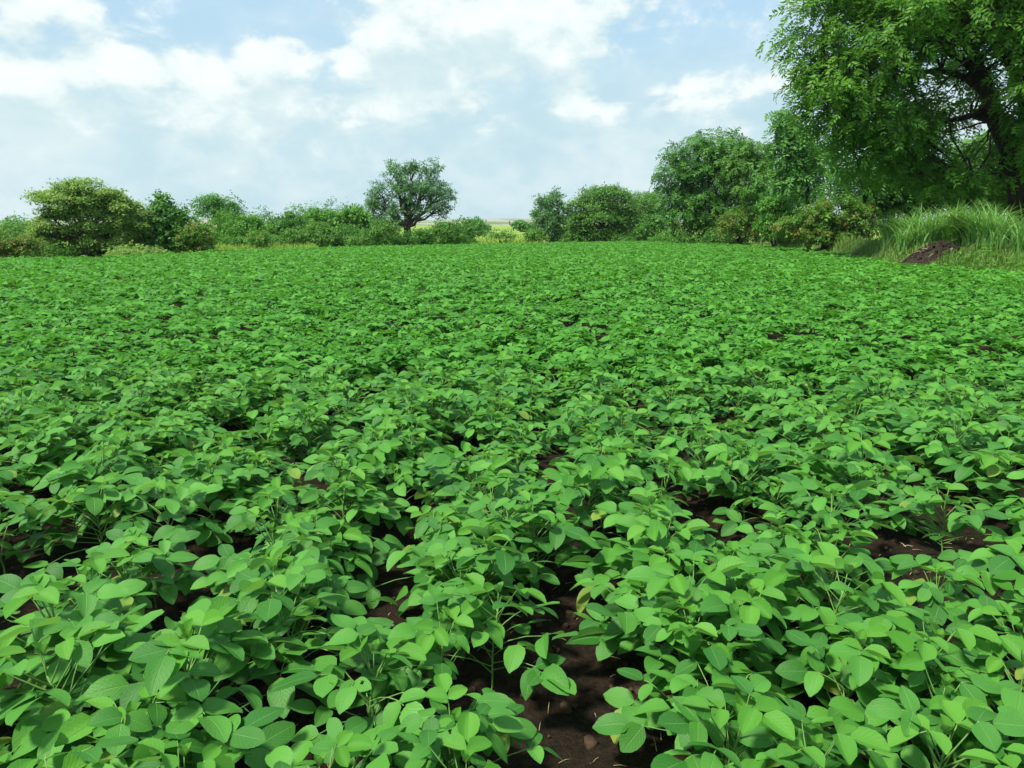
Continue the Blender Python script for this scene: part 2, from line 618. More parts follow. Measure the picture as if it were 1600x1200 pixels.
PLANS = [make_plant_plan(100 + k) for k in range(10)]
PLAN_LEAFLETS = []          # per plan: (m,4,4) matrices of the ordinary leaflets, height-sorted (top first)
for st, lv in PLANS:
    ms = [np.array(m) for _, lf in lv for m, _, _ in lf]
    ms.sort(key=lambda a: -a[2, 3])
    PLAN_LEAFLETS.append(np.array(ms))

# ------------------------------------------------------------------ where the plants stand
def ground_hit(px, py):
    """where the sight line of a pixel meets the ground"""
    d = pix_dir(px, py)
    t = np.linspace(.5, 90, 9000)
    P = np.array([0, 0, CAM_Z]) + d[None] * t[:, None]
    i = int(np.argmax(P[:, 2] < ground_z(P[:, 0], P[:, 1])))
    return P[i]


# bare patches of soil that show between the plants (pixel, radius in metres)
BARE = [(1130, 880, .25), (1050, 870, .20), (1190, 860, .18), (910, 800, .10), (885, 1050, .05), (880, 1150, .05), (900, 940, .10), (370, 900, .17), (310, 960, .13), (430, 850, .13),
        (600, 865, .13), (1420, 900, .13), (1390, 850, .12), (1480, 960, .08), (1330, 770, .14), (1030, 750, .18), (1010, 690, .15), (1130, 620, .16), (1230, 665, .15),
        (30, 800, .11), (110, 800, .11), (20, 930, .11), (20, 1120, .10), (600, 640, .14), (550, 680, .12), (862, 600, .14), (700, 770, .06), (1570, 1030, .08), (1530, 900, .06),
        (470, 760, .11), (1000, 500, .15), (850, 470, .13), (490, 580, .16), (930, 520, .10), (860, 640, .1)]
BARE_W = [(ground_hit(px, py), r * 1.05) for px, py, r in BARE]


def plant_spots():
    P = []
    rng = np.random.default_rng(3)
    k0, k1 = int(-60 / ROW_D), int(60 / ROW_D)
    for k in range(k0, k1):
        u = ROW_U0 + ROW_D * k
        v = np.arange(.35, 72, .128)
        v = v + rng.normal(0, .03, len(v))
        uu = u + rng.normal(0, 1, len(v)) * (.075 + .04 * sstep(2, 5, v)) + .05 * (fbm(v * .5, np.full(len(v), k * 3.3), 44, 2) - .4)
        x = uu + v * ROW_TAN
        y = v
        keep = (edge_dist(x, y) < -.05) & (np.abs(x) < .80 * y + 1.6) & (np.hypot(x, y) > .62)
        thin = fbm(x * .9, y * .9, 70, 3)
        keep &= rng.random(len(v)) > (.03 + .4 * sstep(.52, .66, thin) * (1 - sstep(3, 7, v)))
        x, y = x[keep], y[keep]
        v2 = np.arange(1.0, 66, .25)
        v2 = v2 + rng.normal(0, .08, len(v2))
        x2 = u + ROW_D / 2 + rng.normal(0, .08, len(v2)) + v2 * ROW_TAN
        k2 = (edge_dist(x2, v2) < -.05) & (np.abs(x2) < .80 * v2 + 1.6) & (rng.random(len(v2)) < .60 * (1 - sstep(1.7, 2.6, v2)) + .34 * sstep(1.7, 2.6, v2) + .60 * sstep(3.4, 6.5, v2))
        x, y = np.concatenate([x, x2[k2]]), np.concatenate([y, v2[k2]])
        for xi, yi in zip(x, y):
            if yi < 12 and any((xi - b[0]) ** 2 + (yi - b[1]) ** 2 < r * r for b, r in BARE_W):
                continue
            P.append((xi, yi, k))
    return P


def project(x, y, z):
    cp, sp = math.cos(PITCH), math.sin(PITCH)
    dy, dz = y, z - CAM_Z
    dep = dy * cp - dz * sp
    upc = dy * sp + dz * cp
    return W_PX / 2 + x / dep * F_PX, H_PX / 2 - upc / dep * F_PX, dep


SPOTS = plant_spots()
near = []
rest = []
for s in SPOTS:
    px, py, dep = project(s[0], s[1], float(ground_z(s[0], s[1])) + .26)
    if s[1] < 7.5 and -70 < px < 1670 and py < 1330 and dep > .3:
        near.append((dep, s, px, py))
    else:
        rest.append(s)
near.sort(key=lambda t: t[0])
rest += [t[1] for t in near[300:]]
near = near[:300]
NEAR_FAR = near[-1][0]

ORD = ("first second third fourth fifth sixth seventh eighth ninth tenth eleventh twelfth thirteenth fourteenth fifteenth sixteenth seventeenth eighteenth nineteenth "
       "twentieth").split()
ORD += ["twenty-" + o for o in ORD[:9]] + ["thirtieth"] + ["thirty-" + o for o in ORD[:9]] + ["fortieth"] + ["forty-" + o for o in ORD[:9]]


def row_words(k):
    # the middle furrow lies between row -1 and row 0
    if k >= 0:
        return ("row just right" if k == 0 else f"{ORD[k]} row right") + " of the middle furrow"
    k = -k - 1
    return ("row just left" if k == 0 else f"{ORD[k]} row left") + " of the middle furrow"


def build_near_plants():
    protos = []
    for st, lv in PLANS:
        V, f = join([tube(st, np.linspace(.0042, .0022, len(st)), 5)])
        stem = mesh_np('stem', V, f, M_STEM, smooth=True)
        lm = []
        for pet, lf in lv:
            V, f = join([tube(pet, np.linspace(.0022, .0013, len(pet)), 4)])
            lm.append((mesh_np('leaf', V, f, M_STEM, smooth=True), lf))
        protos.append((stem, lm))
    first = {}
    count = {}
    rr = random.Random(5)
    order = sorted(near, key=lambda t: t[1][1])
    for dep, (x, y, k), px, py in order:
        count[k] = count.get(k, 0) + 1
        i = rr.randrange(len(PLANS))
        sc = rr.uniform(.76, 1.02)
        stem, lm = protos[i]
        if i not in first:
            root = bpy.data.objects.new('soybean_plant', None)
            root.empty_display_size = .05
            COL.objects.link(root)
            link('stem', stem, root)
            for me, lf in lm:
                l = link('leaf', me, root)
                for M, mi, yg in lf:
                    o = link('leaflet', (YOUNG_LEAFLETS[mi % 3] if yg else SOY_LEAFLETS[mi]), l)
                    o.matrix_basis = M
            first[i] = (root, [(c, list(c.children)) for c in list(root.children)])
        else:
            src, kids = first[i]
            root = src.copy()
            COL.objects.link(root)
            for c, gs in kids:
                c2 = c.copy()
                COL.objects.link(c2)
                c2.parent = root
                for g in gs:
                    g2 = g.copy()
                    COL.objects.link(g2)
                    g2.parent = c2
        root.location = (x, y, float(ground_z(x, y)) + .004)
        root.rotation_euler = (rr.gauss(0, .06), rr.gauss(0, .06), rr.uniform(0, 6.283))
        root.scale = (sc, sc, sc)
        look = 'large' if sc > .94 else ('small' if sc < .83 else 'leafy')
        tag(root, f'{look} green soybean plant, {row_words(k)}, {ORD[count[k] - 1]} from the near end', 'soybean plant', 'soybean plants in the nearest rows')


build_near_plants()


def build_crop_mass():
    P = np.array(rest, float)
    dist = np.hypot(P[:, 0], P[:, 1])
    z = ground_z(P[:, 0], P[:, 1])
    rng = np.random.default_rng(8)
    Vs, Qs, Us, Ts, off = [], [], [], [], 0
    t1 = leaflet_template(2, 3, .2, .2)
    # two-quad and one-quad blades for the distance
    t2 = (np.array([(0, 0, 0), (.42, .36, .06), (.42, -.36, .06), (1, 0, -.15), (.45, 0, .0)]), np.array([(0, 2, 4), (0, 4, 1), (4, 3, 1), (2, 3, 4)]), np.array([(.5, 0), (1, .45), (0, .45), (.5, 1), (.5, .5)]))
    t3 = (np.array([(0, 0, 0), (.45, -.38, .05), (1, 0, -.12), (.45, .38, .05)]), np.array([(0, 1, 2, 3)]), np.array([(.5, 0), (0, .5), (.5, 1), (1, .5)]))
    out = {4: [], 3: []}
    for lo, hi, tpl, nmax, grow_ in ((0, 7.5, t1, 50, 1.03), (7.5, 15, t2, 24, 1.38), (15, 200, t3, 10, 1.75)):
        for vi in range(len(PLANS)):
            sel = np.where((dist >= lo) & (dist < hi) & (np.arange(len(P)) % len(PLANS) == vi))[0]
            if not len(sel):
                continue
            A = PLAN_LEAFLETS[vi][:nmax]
            a = rng.uniform(0, 6.283, len(sel))
            sc = rng.uniform(.78, 1.02, len(sel))
            c, s = np.cos(a) * sc, np.sin(a) * sc
            Rm = np.zeros((len(sel), 3, 3))
            Rm[:, 0, 0], Rm[:, 0, 1], Rm[:, 1, 0], Rm[:, 1, 1], Rm[:, 2, 2] = c, -s, s, c, sc
            M = np.einsum('pij,mjk->pmik', Rm, A[:, :3, :3]) * grow_
            T = np.einsum('pij,mj->pmi', Rm, A[:, :3, 3]) + np.stack([P[sel, 0], P[sel, 1], z[sel]], -1)[:, None, :]
            M, T = M.reshape(-1, 3, 3), T.reshape(-1, 3)
            v, q, u = stamp(tpl[0], tpl[1], M, T, tpl[2])
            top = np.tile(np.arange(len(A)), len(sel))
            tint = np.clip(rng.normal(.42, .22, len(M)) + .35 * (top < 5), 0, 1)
            Vs.append(v); Us.append(u); Ts.append(np.repeat(tint, len(tpl[0])))
            out[q.shape[1]].append(q + off)
            off += len(v)
    faces = [np.concatenate(v) for v in out.values() if v]
    me = mesh_np('soybean_crop', np.concatenate(Vs), faces, M_SOYFAR, np.concatenate(Us), {'tint': np.concatenate(Ts)}, False)
    tag(link('soybean_crop', me), 'green soybean crop filling the field behind the nearest rows', 'crop', kind='stuff')
    print('crop triangles', sum(len(f) * (f.shape[1] - 2) for f in faces))


build_crop_mass()

# ------------------------------------------------------------------ foliage templates
def rhomb(L, w, lift=0.0):
    return np.array([(0, 0, 0), (.45 * L, -w / 2, lift), (L, 0, 0), (.45 * L, w / 2, lift)])


def spray_ovate(seed, n=6, L=.5, w=.26, spread=1.0):
    """short leafy twig end: n leaves round a little stem"""
    r = np.random.default_rng(seed)
    V, Q = [], []
    for i in range(n):
        a = i * 2.4 + r.uniform(-.4, .4)
        d = np.array([math.cos(a) * spread, math.sin(a) * spread, r.uniform(-.5, .45)])
        nn = np.array([0, 0, 1.0]) + r.normal(0, .45, 3)
        f = frames(nn[None], d[None])[0] * r.uniform(.75, 1.2)
        V.append((f @ rhomb(L, w, -.03).T).T + np.array([.12 * math.cos(a), .12 * math.sin(a), r.uniform(-.25, .25)]))
        Q.append(np.array([[0, 1, 2, 3]]) + 4 * i)
    return np.concatenate(V), np.concatenate(Q)


def spray_pinnate(seed, pairs=5, L=1.0, lw=.15, ll=.40, droop=.35):
    """feathery compound leaf along +X that droops at its end"""
    r = np.random.default_rng(seed)
    V, Q, k = [], [], 0
    for i in range(pairs):
        t = (i + .7) / pairs
        c = np.array([L * t, 0, .15 * L * math.sin(t * 2) - droop * L * t * t])
        for s in (-1, 1):
            a = s * R(68 - 30 * t + r.uniform(-8, 8))
            d = np.array([math.cos(a), math.sin(a), -.35 * t - r.uniform(.1, .35)])
            nn = np.array([.3 * t, -s * .25, 1.0]) + r.normal(0, .2, 3)
            f = frames(nn[None], d[None])[0]
            V.append((f @ rhomb(ll * (1.1 - .35 * abs(t - .4)), lw).T).T + c)
            Q.append(np.array([[0, 1, 2, 3]]) + 4 * k)
            k += 1
    return np.concatenate(V), np.concatenate(Q)


def spray_fine(seed, n=8, L=.36, w=.17):
    """flat pad of tiny leaves (thorn tree)"""
    r = np.random.default_rng(seed)
    V, Q = [], []
    for i in range(n):
        c = np.array([r.normal(.15, .3), r.normal(0, .25), r.normal(0, .1)])
        a = r.uniform(0, 6.28)
        d = np.array([math.cos(a), math.sin(a), r.uniform(-.3, .5)])
        f = frames((np.array([0, 0, 1.0]) + r.normal(0, .4, 3))[None], d[None])[0]
        V.append((f @ rhomb(L, w).T).T + c)
        Q.append(np.array([[0, 1, 2, 3]]) + 4 * i)
    return np.concatenate(V), np.concatenate(Q)


SPRAYS = {'ovate': [spray_ovate(i) for i in range(5)], 'pinnate': [spray_pinnate(i) for i in range(5)], 'fine': [spray_fine(i) for i in range(5)],
          'long': [spray_ovate(20 + i, 7, .62, .17) for i in range(5)]}

FOLIAGE = {
    'acacia': leaf_material('pale thorn tree leaves', (.135, .270, .050), (.290, .430, .110), .6, .25, .38),
    'dark': leaf_material('dark broad leaves', (.042, .150, .020), (.115, .290, .045), .5, .25, .32),
    'olive': leaf_material('olive green leaves', (.062, .175, .026), (.150, .325, .055), .55, .25, .34),
    'mid': leaf_material('mid green leaves', (.058, .195, .022), (.150, .360, .048), .55, .25, .36),
    'blue': leaf_material('bluish green leathery leaves', (.048, .150, .044), (.155, .330, .115), .45, .35, .3),
    'neem': leaf_material('neem leaves', (.048, .165, .016), (.150, .340, .034), .5, .25, .42),
    'rust': leaf_material('green leaves with reddish young ones', (.066, .185, .024), (.165, .335, .050), .55, .25, .34, extra=(.26, .16, .055)),
    'lime': leaf_material('yellow green leaves', (.090, .210, .026), (.190, .360, .055), .55, .3, .35),
    'far': leaf_material('far pale leaves', (.065, .200, .040), (.150, .345, .075), .6, .25, .34),
}


def crown_arrays(blobs, kind, size, n_clump, per_clump, clump_r, seed, flat=.7, up=.6, droop=0.0, accent=0.0, shell=.4, low=.75):
    """leaf sprays gathered in clumps over ellipsoids: blobs [(centre, radii)].  Returns verts, quads, tint, accent and the clump centres."""
    rng = np.random.default_rng(seed)
    vol = np.array([b[1][0] * b[1][1] * b[1][2] for b in blobs]) ** .67
    num = np.maximum(3, (n_clump * vol / vol.sum()).astype(int))
    C, O = [], []
    for (c, r), n in zip(blobs, num):
        d = rng.normal(0, 1, (n, 3))
        d /= np.linalg.norm(d, axis=1, keepdims=True)
        d[:, 2] = np.where((d[:, 2] < -.2) & (rng.random(n) > low), -d[:, 2], d[:, 2])
        rad = (shell + (1 - shell) * rng.random(n) ** .6)[:, None]
        C.append(np.asarray(c) + d * np.asarray(r) * rad * (1 + .06 * np.clip(rng.normal(0, 1, (n, 1)), -2, 1.2)))
        O.append(d)
    C, O = np.concatenate(C), np.concatenate(O)
    k = len(C)
    cr = clump_r * rng.uniform(.6, 1.35, k)
    ctint = rng.normal(.45, .2, k)
    cacc = (rng.random(k) < accent * 1.6).astype(float)
    m = per_clump
    loc = np.clip(rng.normal(0, .5, (k, m, 3)), -1.05, 1.05) * cr[:, None, None] * np.array([1, 1, flat])
    T = (C[:, None, :] + loc).reshape(-1, 3)
    T[:, 2] = np.maximum(T[:, 2], ground_z(T[:, 0], T[:, 1]) + rng.uniform(.05, .35, len(T)))
    o = (O[:, None, :] * .7 + loc / (cr[:, None, None] + 1e-6) * .8).reshape(-1, 3)
    nrm = o * .55 + np.array([0, 0, up]) + rng.normal(0, .38, o.shape)
    al = o + rng.normal(0, .6, o.shape) + np.array([0, 0, -droop])
    Fm = frames(nrm, al) * (size * rng.uniform(.65, 1.3, len(T)))[:, None, None]
    tint = np.clip(np.repeat(ctint, m) + rng.normal(0, .17, len(T)), 0, 1)
    acc = np.clip(np.repeat(cacc, m) * (rng.random(len(T)) < .55), 0, 1)
    Vs, Qs, ts, ac, off = [], [], [], [], 0
    tp = SPRAYS[kind]
    which = rng.integers(0, len(tp), len(T))
    for w in range(len(tp)):
        sel = which == w
        if not sel.any():
            continue
        v, q, _ = stamp(tp[w][0], tp[w][1], Fm[sel], T[sel])
        nv = len(tp[w][0])
        Vs.append(v); Qs.append(q + off); off += len(v)
        lt = np.repeat(rng.normal(0, .10, int(sel.sum()) * (nv // 4)), 4)
        ts.append(np.clip(np.repeat(tint[sel], nv) + lt, 0, 1))
        ac.append(np.repeat(acc[sel], nv) * rng.uniform(.3, 1, int(sel.sum()) * nv))
    return np.concatenate(Vs), np.concatenate(Qs), np.concatenate(ts), np.concatenate(ac), C


TOTAL = [0]


def add_crown(root, arrays, mat):
    V, Q, t, a, C = arrays
    V = V - np.array(root.location)
    o = link('crown', mesh_np('crown', V, [Q], mat, attrs={'tint': t, 'accent': a}), root)
    o['kind'] = 'stuff'
    TOTAL[0] += 2 * len(Q)
    return o


def tree(name, label, cat, Y, base, blobs, leaf='ovate', mat='mid', size=.22, clumps=120, per=26, clump_px=12, trunk_px=6, fork=None, limbs='trunk', seed=1,
         group=None, deep=.8, stems=1, bark=None, **kw):
    """One tree or bush.  base (px,py) and blobs (px,py,rx,ry[,dY]) are read off the photograph at distance Y and turned into metres there."""
    rng = np.random.default_rng(seed + 900)
    k = 1.12 if base[0] < 840 or Y < 20 else 1.2
    Y, size = Y * k, size * k
    if Y > 29:
        size, per = size * 1.18, max(5, int(per * .56))
    m = Y / F_PX
    b = at(base[0], base[1], Y)
    b[2] = float(ground_z(b[0], b[1]))
    bl = []
    for q in blobs:
        dY = q[4] if len(q) > 4 else 0.0
        c = at(q[0], q[1], Y + dY)
        bl.append((c, np.array([q[2] * m, max(q[2], q[3]) * m * deep, q[3] * m])))
    root = bpy.data.objects.new(name, None)
    root.empty_display_size = .3
    COL.objects.link(root)
    root.location = b
    arr = crown_arrays(bl, leaf, size, clumps, per, clump_px * m * 1.3, seed, **kw)
    C = arr[4]
    low = np.mean([c[2] for c, _ in bl])
    top = at(fork[0], fork[1], Y) if fork else np.array([b[0], b[1], b[2] + .45 * (low - b[2])])
    r0 = trunk_px * m / 2
    bark = bark or M_BARK
    parts = []
    ends = []
    for s in range(stems):
        off = rng.normal(0, .10, 3) * (stems > 1) * np.array([1, 1, 0]) * 3 * r0
        e = top + (rng.normal(0, .3, 3) * (low - b[2]) * .4 * (stems > 1)) * np.array([1, 1, .3])
        parts.append(tube(bend(b + off - np.array([0, 0, .12]), e, 6, 0, .02, rng), r0 * np.array([1.45, 1.1, 1, .94, .88, .8]), 8))
        ends.append(e)
    twig_parts = []
    for i, (c, r) in enumerate(bl):
        e = ends[i % len(ends)]
        aim = c + np.array([0, 0, .1 * r[2]])
        path = bend(e, aim, 6, -.05 + .1 * rng.random(), .035, rng)
        lp = [tube(path, r0 * np.linspace(.5, .10, 6), 6)]
        d2 = ((C - c) ** 2 / (r * r)).sum(1)
        near_c = C[d2 < 1.3]
        rng.shuffle(near_c)
        for q in near_c[:int(kw_twigs.get(name, 8))]:
            s = path[rng.integers(2, 6)]
            lp.append(tube(bend(s, q, 4, .03, .04, rng), r0 * np.linspace(.15, .04, 4), 4))
        if limbs == 'limb':
            V, f = join(lp)
            link('limb', mesh_np('limb', V - b, f, bark, smooth=True), root)
        else:
            parts += lp
    V, f = join(parts)
    link('trunk', mesh_np('trunk', V - b, f, bark, smooth=True), root)
    add_crown(root, arr, FOLIAGE[mat])
    tag(root, label, cat, group)
    return root


kw_twigs = {'thorn_tree': 3, 'hedge_tree': 4, 'open_crowned_tree': 9, 'shade_tree': 14}

# ------------------------------------------------------------------ trees on the left
G_TREE, G_BUSH = 'trees beyond the field', 'bushes along the field edge'
tree('thorn_tree', 'broad pale yellow-green thorn tree with layered flat crown at the left field edge', 'tree', 30, (135, 400),
     [(85, 302, 26, 11), (128, 293, 34, 10), (110, 318, 48, 15), (75, 338, 22, 20), (172, 312, 28, 13), (195, 332, 30, 16), (205, 352, 24, 18), (150, 345, 50, 22, .5), (85, 368, 30, 20), (180, 372, 42, 18, .4), (130, 375, 46, 20, .8), (150, 322, 42, 18)],
     'fine', 'acacia', .25, 210, 86, 8.5, 11, seed=3, flat=.42, up=1.1, shell=.45, group=G_TREE)
tree('broadleaf_tree', 'dark green broadleaf tree with a peaked top beside the pale thorn tree', 'tree', 31, (262, 395),
     [(260, 322, 18, 20), (252, 348, 30, 24), (275, 355, 24, 24), (258, 376, 34, 18)], 'ovate', 'dark', .24, 120, 26, 10, 8, seed=5, group=G_TREE)
tree('round_bush', 'yellow-green bush with reddish tips at the foot of the peaked tree', 'bush', 30.5, (307, 396),
     [(305, 366, 24, 18), (318, 378, 18, 14), (292, 380, 16, 13)], 'ovate', 'rust', .17, 70, 24, 8, 4, seed=6, accent=.15, stems=3, group=G_BUSH)
tree('flowering_bush', 'pinkish green low bush at the far left edge of the field', 'bush', 25, (18, 408),
     [(10, 383, 30, 15), (45, 386, 20, 14), (-30, 380, 30, 20)], 'ovate', 'rust', .15, 100, 24, 8, 4, seed=7, accent=.55, stems=3, group=G_BUSH)
tree('far_tree', 'soft green tree peeking out behind the left thorn tree', 'tree', 60, (25, 384),
     [(28, 354, 20, 13), (10, 362, 18, 12), (-40, 360, 30, 20)], 'fine', 'far', .5, 60, 24, 9, 4, seed=8, group=G_TREE)
tree('fan_tree', 'light green fan-topped tree rising above the left hedge', 'tree', 52, (357, 385),
     [(337, 320, 32, 11), (358, 332, 20, 14), (325, 330, 16, 9), (362, 352, 16, 22), (352, 372, 14, 14)], 'fine', 'far', .36, 110, 24, 8, 6, fork=(356, 350), seed=9, group=G_TREE)
tree('dark_tree', 'dark round tree right of the fan-topped tree', 'tree', 48, (388, 387), [(385, 358, 26, 20), (402, 364, 20, 18), (375, 374, 24, 14)], 'ovate', 'mid', .30, 90, 24, 9, 5, seed=10, group=G_TREE)
tree('round_bush', 'small yellow-green bush standing before the left hedge', 'bush', 42, (403, 390), [(403, 374, 17, 12), (412, 380, 12, 8)], 'ovate', 'rust', .17, 50, 22, 7, 3, seed=11, accent=.12, stems=3, group=G_BUSH)
tree('hedge_tree', 'green tree with a humped top, leftmost in the middle hedge', 'tree', 54, (450, 385), [(447, 350, 24, 14), (437, 366, 24, 16), (465, 362, 22, 18)], 'ovate', 'dark', .36, 90, 22, 9, 5, seed=12, group=G_TREE)
tree('hedge_tree', 'bright green tree with twin humps in the middle hedge', 'tree', 56, (505, 384), [(505, 340, 24, 13), (488, 356, 28, 18), (522, 356, 22, 18)], 'ovate', 'mid', .36, 110, 22, 9, 5, seed=13, group=G_TREE)
tree('hedge_tree', 'tall green hedge tree just left of the lone open tree', 'tree', 55, (553, 384), [(552, 340, 26, 14), (545, 358, 28, 20), (570, 352, 22, 22)], 'ovate', 'mid', .36, 110, 22, 9, 5, seed=14, group=G_TREE)
tree('hedge_bush', 'olive bush before the twin-humped hedge tree', 'bush', 50, (500, 386), [(498, 366, 22, 16), (515, 374, 18, 10)], 'ovate', 'olive', .25, 60, 22, 8, 4, seed=15, stems=3, group=G_BUSH)
tree('hedge_bush', 'olive bush below the leftmost humped hedge tree', 'bush', 50, (455, 387), [(452, 372, 22, 12), (470, 374, 14, 9)], 'ovate', 'olive', .24, 50, 22, 8, 4, seed=16, stems=3, group=G_BUSH)
tree('hedge_bush', 'dark bush among the pale bushes below the tall hedge tree', 'bush', 51, (540, 386), [(545, 372, 18, 12)], 'ovate', 'dark', .24, 40, 22, 8, 4, seed=17, stems=3, group=G_BUSH)

# the lone tree in the middle
tree('open_crowned_tree', 'lone tree with open airy crown and forking dark limbs in mid field edge', 'tree', 51, (640, 385),
     [(618, 272, 20, 18), (650, 262, 18, 12), (675, 268, 20, 15), (590, 302, 22, 16), (632, 296, 30, 20), (668, 300, 28, 20), (697, 305, 16, 20), (600, 326, 26, 14), (640, 326, 28, 15), (682, 328, 22, 14), (612, 346, 26, 10), (580, 318, 14, 10)],
     'long', 'blue', .27, 215, 20, 6, 13, fork=(636, 354), limbs='limb', seed=18, shell=.25, up=.4, flat=.9)
tree('round_bush', 'yellowish bush at the left foot of the lone open tree', 'bush', 48, (585, 386), [(578, 372, 24, 12), (600, 362, 22, 18), (560, 378, 16, 8)], 'ovate', 'olive', .22, 80, 22, 8, 4, seed=19, stems=3, group=G_BUSH)
tree('round_bush', 'very dark bush under the trunk of the lone open tree', 'bush', 49.5, (655, 386), [(658, 371, 22, 11), (628, 376, 18, 8), (674, 375, 14, 8)], 'ovate', 'dark', .22, 80, 24, 8, 4, seed=20, stems=3, group=G_BUSH)
tree('round_bush', 'grey-green bush right of the lone open tree', 'bush', 49, (700, 385), [(695, 360, 18, 14), (715, 368, 18, 13), (690, 374, 18, 10)], 'ovate', 'olive', .23, 80, 22, 8, 4, seed=21, stems=3, group=G_BUSH)
tree('young_tree', 'light green young tree behind the grey-green bush', 'tree', 60, (735, 381), [(735, 352, 18, 8), (742, 362, 16, 9), (725, 366, 12, 10)], 'ovate', 'far', .32, 50, 20, 8, 3, seed=22, group=G_TREE)
tree('dry_shrub', 'sparse shrub in the yellow meadow left of the gap', 'bush', 55, (785, 382), [(775, 366, 14, 8), (795, 370, 12, 8)], 'ovate', 'olive', .22, 26, 16, 7, 3, seed=23, stems=3, group=G_BUSH)
tree('far_tree', 'hazy low tree far off in the gap on the skyline', 'tree', 150, (818, 362), [(815, 353, 12, 5), (828, 355, 10, 5)], 'ovate', 'far', .9, 40, 20, 4, 2, seed=24, group=G_TREE)
tree('far_tree', 'hazy far tree below the pale ridge', 'tree', 170, (745, 362), [(750, 356, 12, 4)], 'ovate', 'far', .9, 24, 20, 4, 2, seed=25, group=G_TREE)
tree('round_bush', 'small bush at the left foot of the right-hand tree line', 'bush', 60, (835, 379), [(832, 368, 14, 8)], 'ovate', 'olive', .25, 26, 20, 7, 3, seed=26, stems=3, group=G_BUSH)

# low undergrowth that closes the hedge feet
for i, (px, Yd, w, h, mt, lab) in enumerate((
        (375, 47, 24, 12, 'dark', 'low dark bush below the fan-topped tree'), (428, 53, 22, 12, 'mid', 'low green bush between two humped hedge trees'),
        (478, 53, 22, 13, 'mid', 'low bright bush at the foot of the twin-humped tree'), (522, 52, 22, 13, 'olive', 'low olive bush at the foot of the tall hedge tree'),
        (565, 53, 24, 14, 'mid', 'green bush filling the space behind the yellowish bush'), (720, 52, 20, 11, 'mid', 'low green bush beneath the light young tree'),
        (905, 57, 24, 12, 'dark', 'low dark bush between leathery tree and domed thorn tree'), (975, 56, 26, 11, 'dark', 'low dark bush at the right foot of the domed thorn tree'),
        (1045, 52, 30, 14, 'mid', 'pale green bush left of the tall dense tree'), (1085, 45, 34, 16, 'olive', 'olive bush around the trunk of the tall dense tree'),
        (1125, 44, 30, 16, 'dark', 'dark bush right of the tall dense tree trunk'), (215, 29, 40, 14, 'acacia', 'pale low bush under the right side of the thorn tree'),
        (60, 29, 40, 14, 'olive', 'low olive bush under the left side of the thorn tree'), (130, 31, 60, 22, 'mid', 'shaded undergrowth bush around the pale thorn tree trunk'),
        (25, 34, 50, 30, 'olive', 'green hedge bush behind the pinkish bush at the far left'), (240, 36, 40, 30, 'mid', 'tall hedge bush behind the peaked dark tree'), (345, 49, 24, 34, 'mid', 'leafy bush wrapped round the trunk of the fan-topped tree'),
        (415, 58, 26, 30, 'far', 'pale green hedge bush behind the small yellow-green bush'), (475, 60, 30, 34, 'mid', 'tall green hedge bush between the humped trees'), (530, 60, 30, 38, 'dark', 'tall dark hedge bush behind the olive bush'),
        (595, 58, 30, 20, 'olive', 'tall olive bush behind the left foot of the lone tree'), (665, 56, 24, 14, 'olive', 'olive bush behind the trunk of the lone tree'), (690, 60, 30, 17, 'far', 'pale bush behind the grey-green bush'),
        (890, 62, 30, 30, 'mid', 'hedge bush behind the leathery tree'), (985, 61, 40, 34, 'dark', 'dark hedge bush behind the pale topped tree'), (1190, 46, 40, 40, 'mid', 'green bush behind the rusty pink bush'), (1250, 36, 40, 34, 'dark', 'dark bush behind the tangled orange-tipped bush'))):
    by = project(*[float(v) for v in (at(px, 385, Yd)[0], Yd, ground_z(at(px, 385, Yd)[0], Yd))])[1]
    tree('hedge_bush', lab, 'bush', Yd, (px, by), [(px, by - h * .9, w, h), (px - w * .5, by - h * .6, w * .6, h * .7), (px + w * .6, by - h * .55, w * .6, h * .6)], 'ovate', mt, .2, 70, 24, 8, 3, seed=60 + i, stems=3, group=G_BUSH)

# right-hand line of trees
tree('broadleaf_tree', 'dark leathery tree at the left end of the right-hand tree line', 'tree', 58, (864, 379),
     [(858, 312, 18, 13), (850, 332, 18, 16), (880, 330, 14, 14), (862, 348, 26, 18), (862, 366, 24, 12)], 'long', 'blue', .34, 130, 18, 8, 6, seed=27, shell=.35, group=G_TREE)
tree('thorn_tree', 'dark olive thorn tree with a broad domed crown in the right-hand line', 'tree', 57, (945, 379),
     [(945, 306, 34, 14), (920, 322, 26, 14), (965, 318, 28, 16), (940, 342, 44, 20), (975, 345, 26, 22), (905, 350, 16, 18), (935, 364, 40, 14)], 'fine', 'olive', .38, 260, 34, 9, 10, seed=28, flat=.4, up=1.0, group=G_TREE)
tree('hedge_tree', 'pale topped tree between the domed thorn tree and the tall tree', 'tree', 60, (1010, 379), [(1008, 318, 26, 16), (1020, 338, 24, 20), (998, 356, 16, 18)], 'fine', 'olive', .38, 110, 30, 9, 5, seed=29, group=G_TREE)
tree('round_bush', 'glossy dark bush right of the domed thorn tree', 'bush', 55, (1018, 380), [(1015, 356, 22, 16), (1035, 350, 18, 14), (1010, 368, 16, 9)], 'ovate', 'dark', .26, 80, 24, 8, 4, seed=30, stems=3, group=G_BUSH)
tree('tall_tree', 'tall dense deep green tree in the right-hand line', 'tree', 46, (1108, 382),
     [(1118, 225, 40, 18), (1085, 245, 38, 20), (1140, 245, 36, 22), (1062, 275, 36, 22), (1110, 275, 52, 28), (1150, 285, 34, 30), (1055, 305, 30, 18), (1095, 318, 44, 26), (1140, 325, 36, 26), (1070, 335, 30, 18), (1110, 350, 34, 18)],
     'pinnate', 'dark', .42, 330, 22, 10, 9, fork=(1098, 345), limbs='limb', seed=31, droop=.5, group=G_TREE)
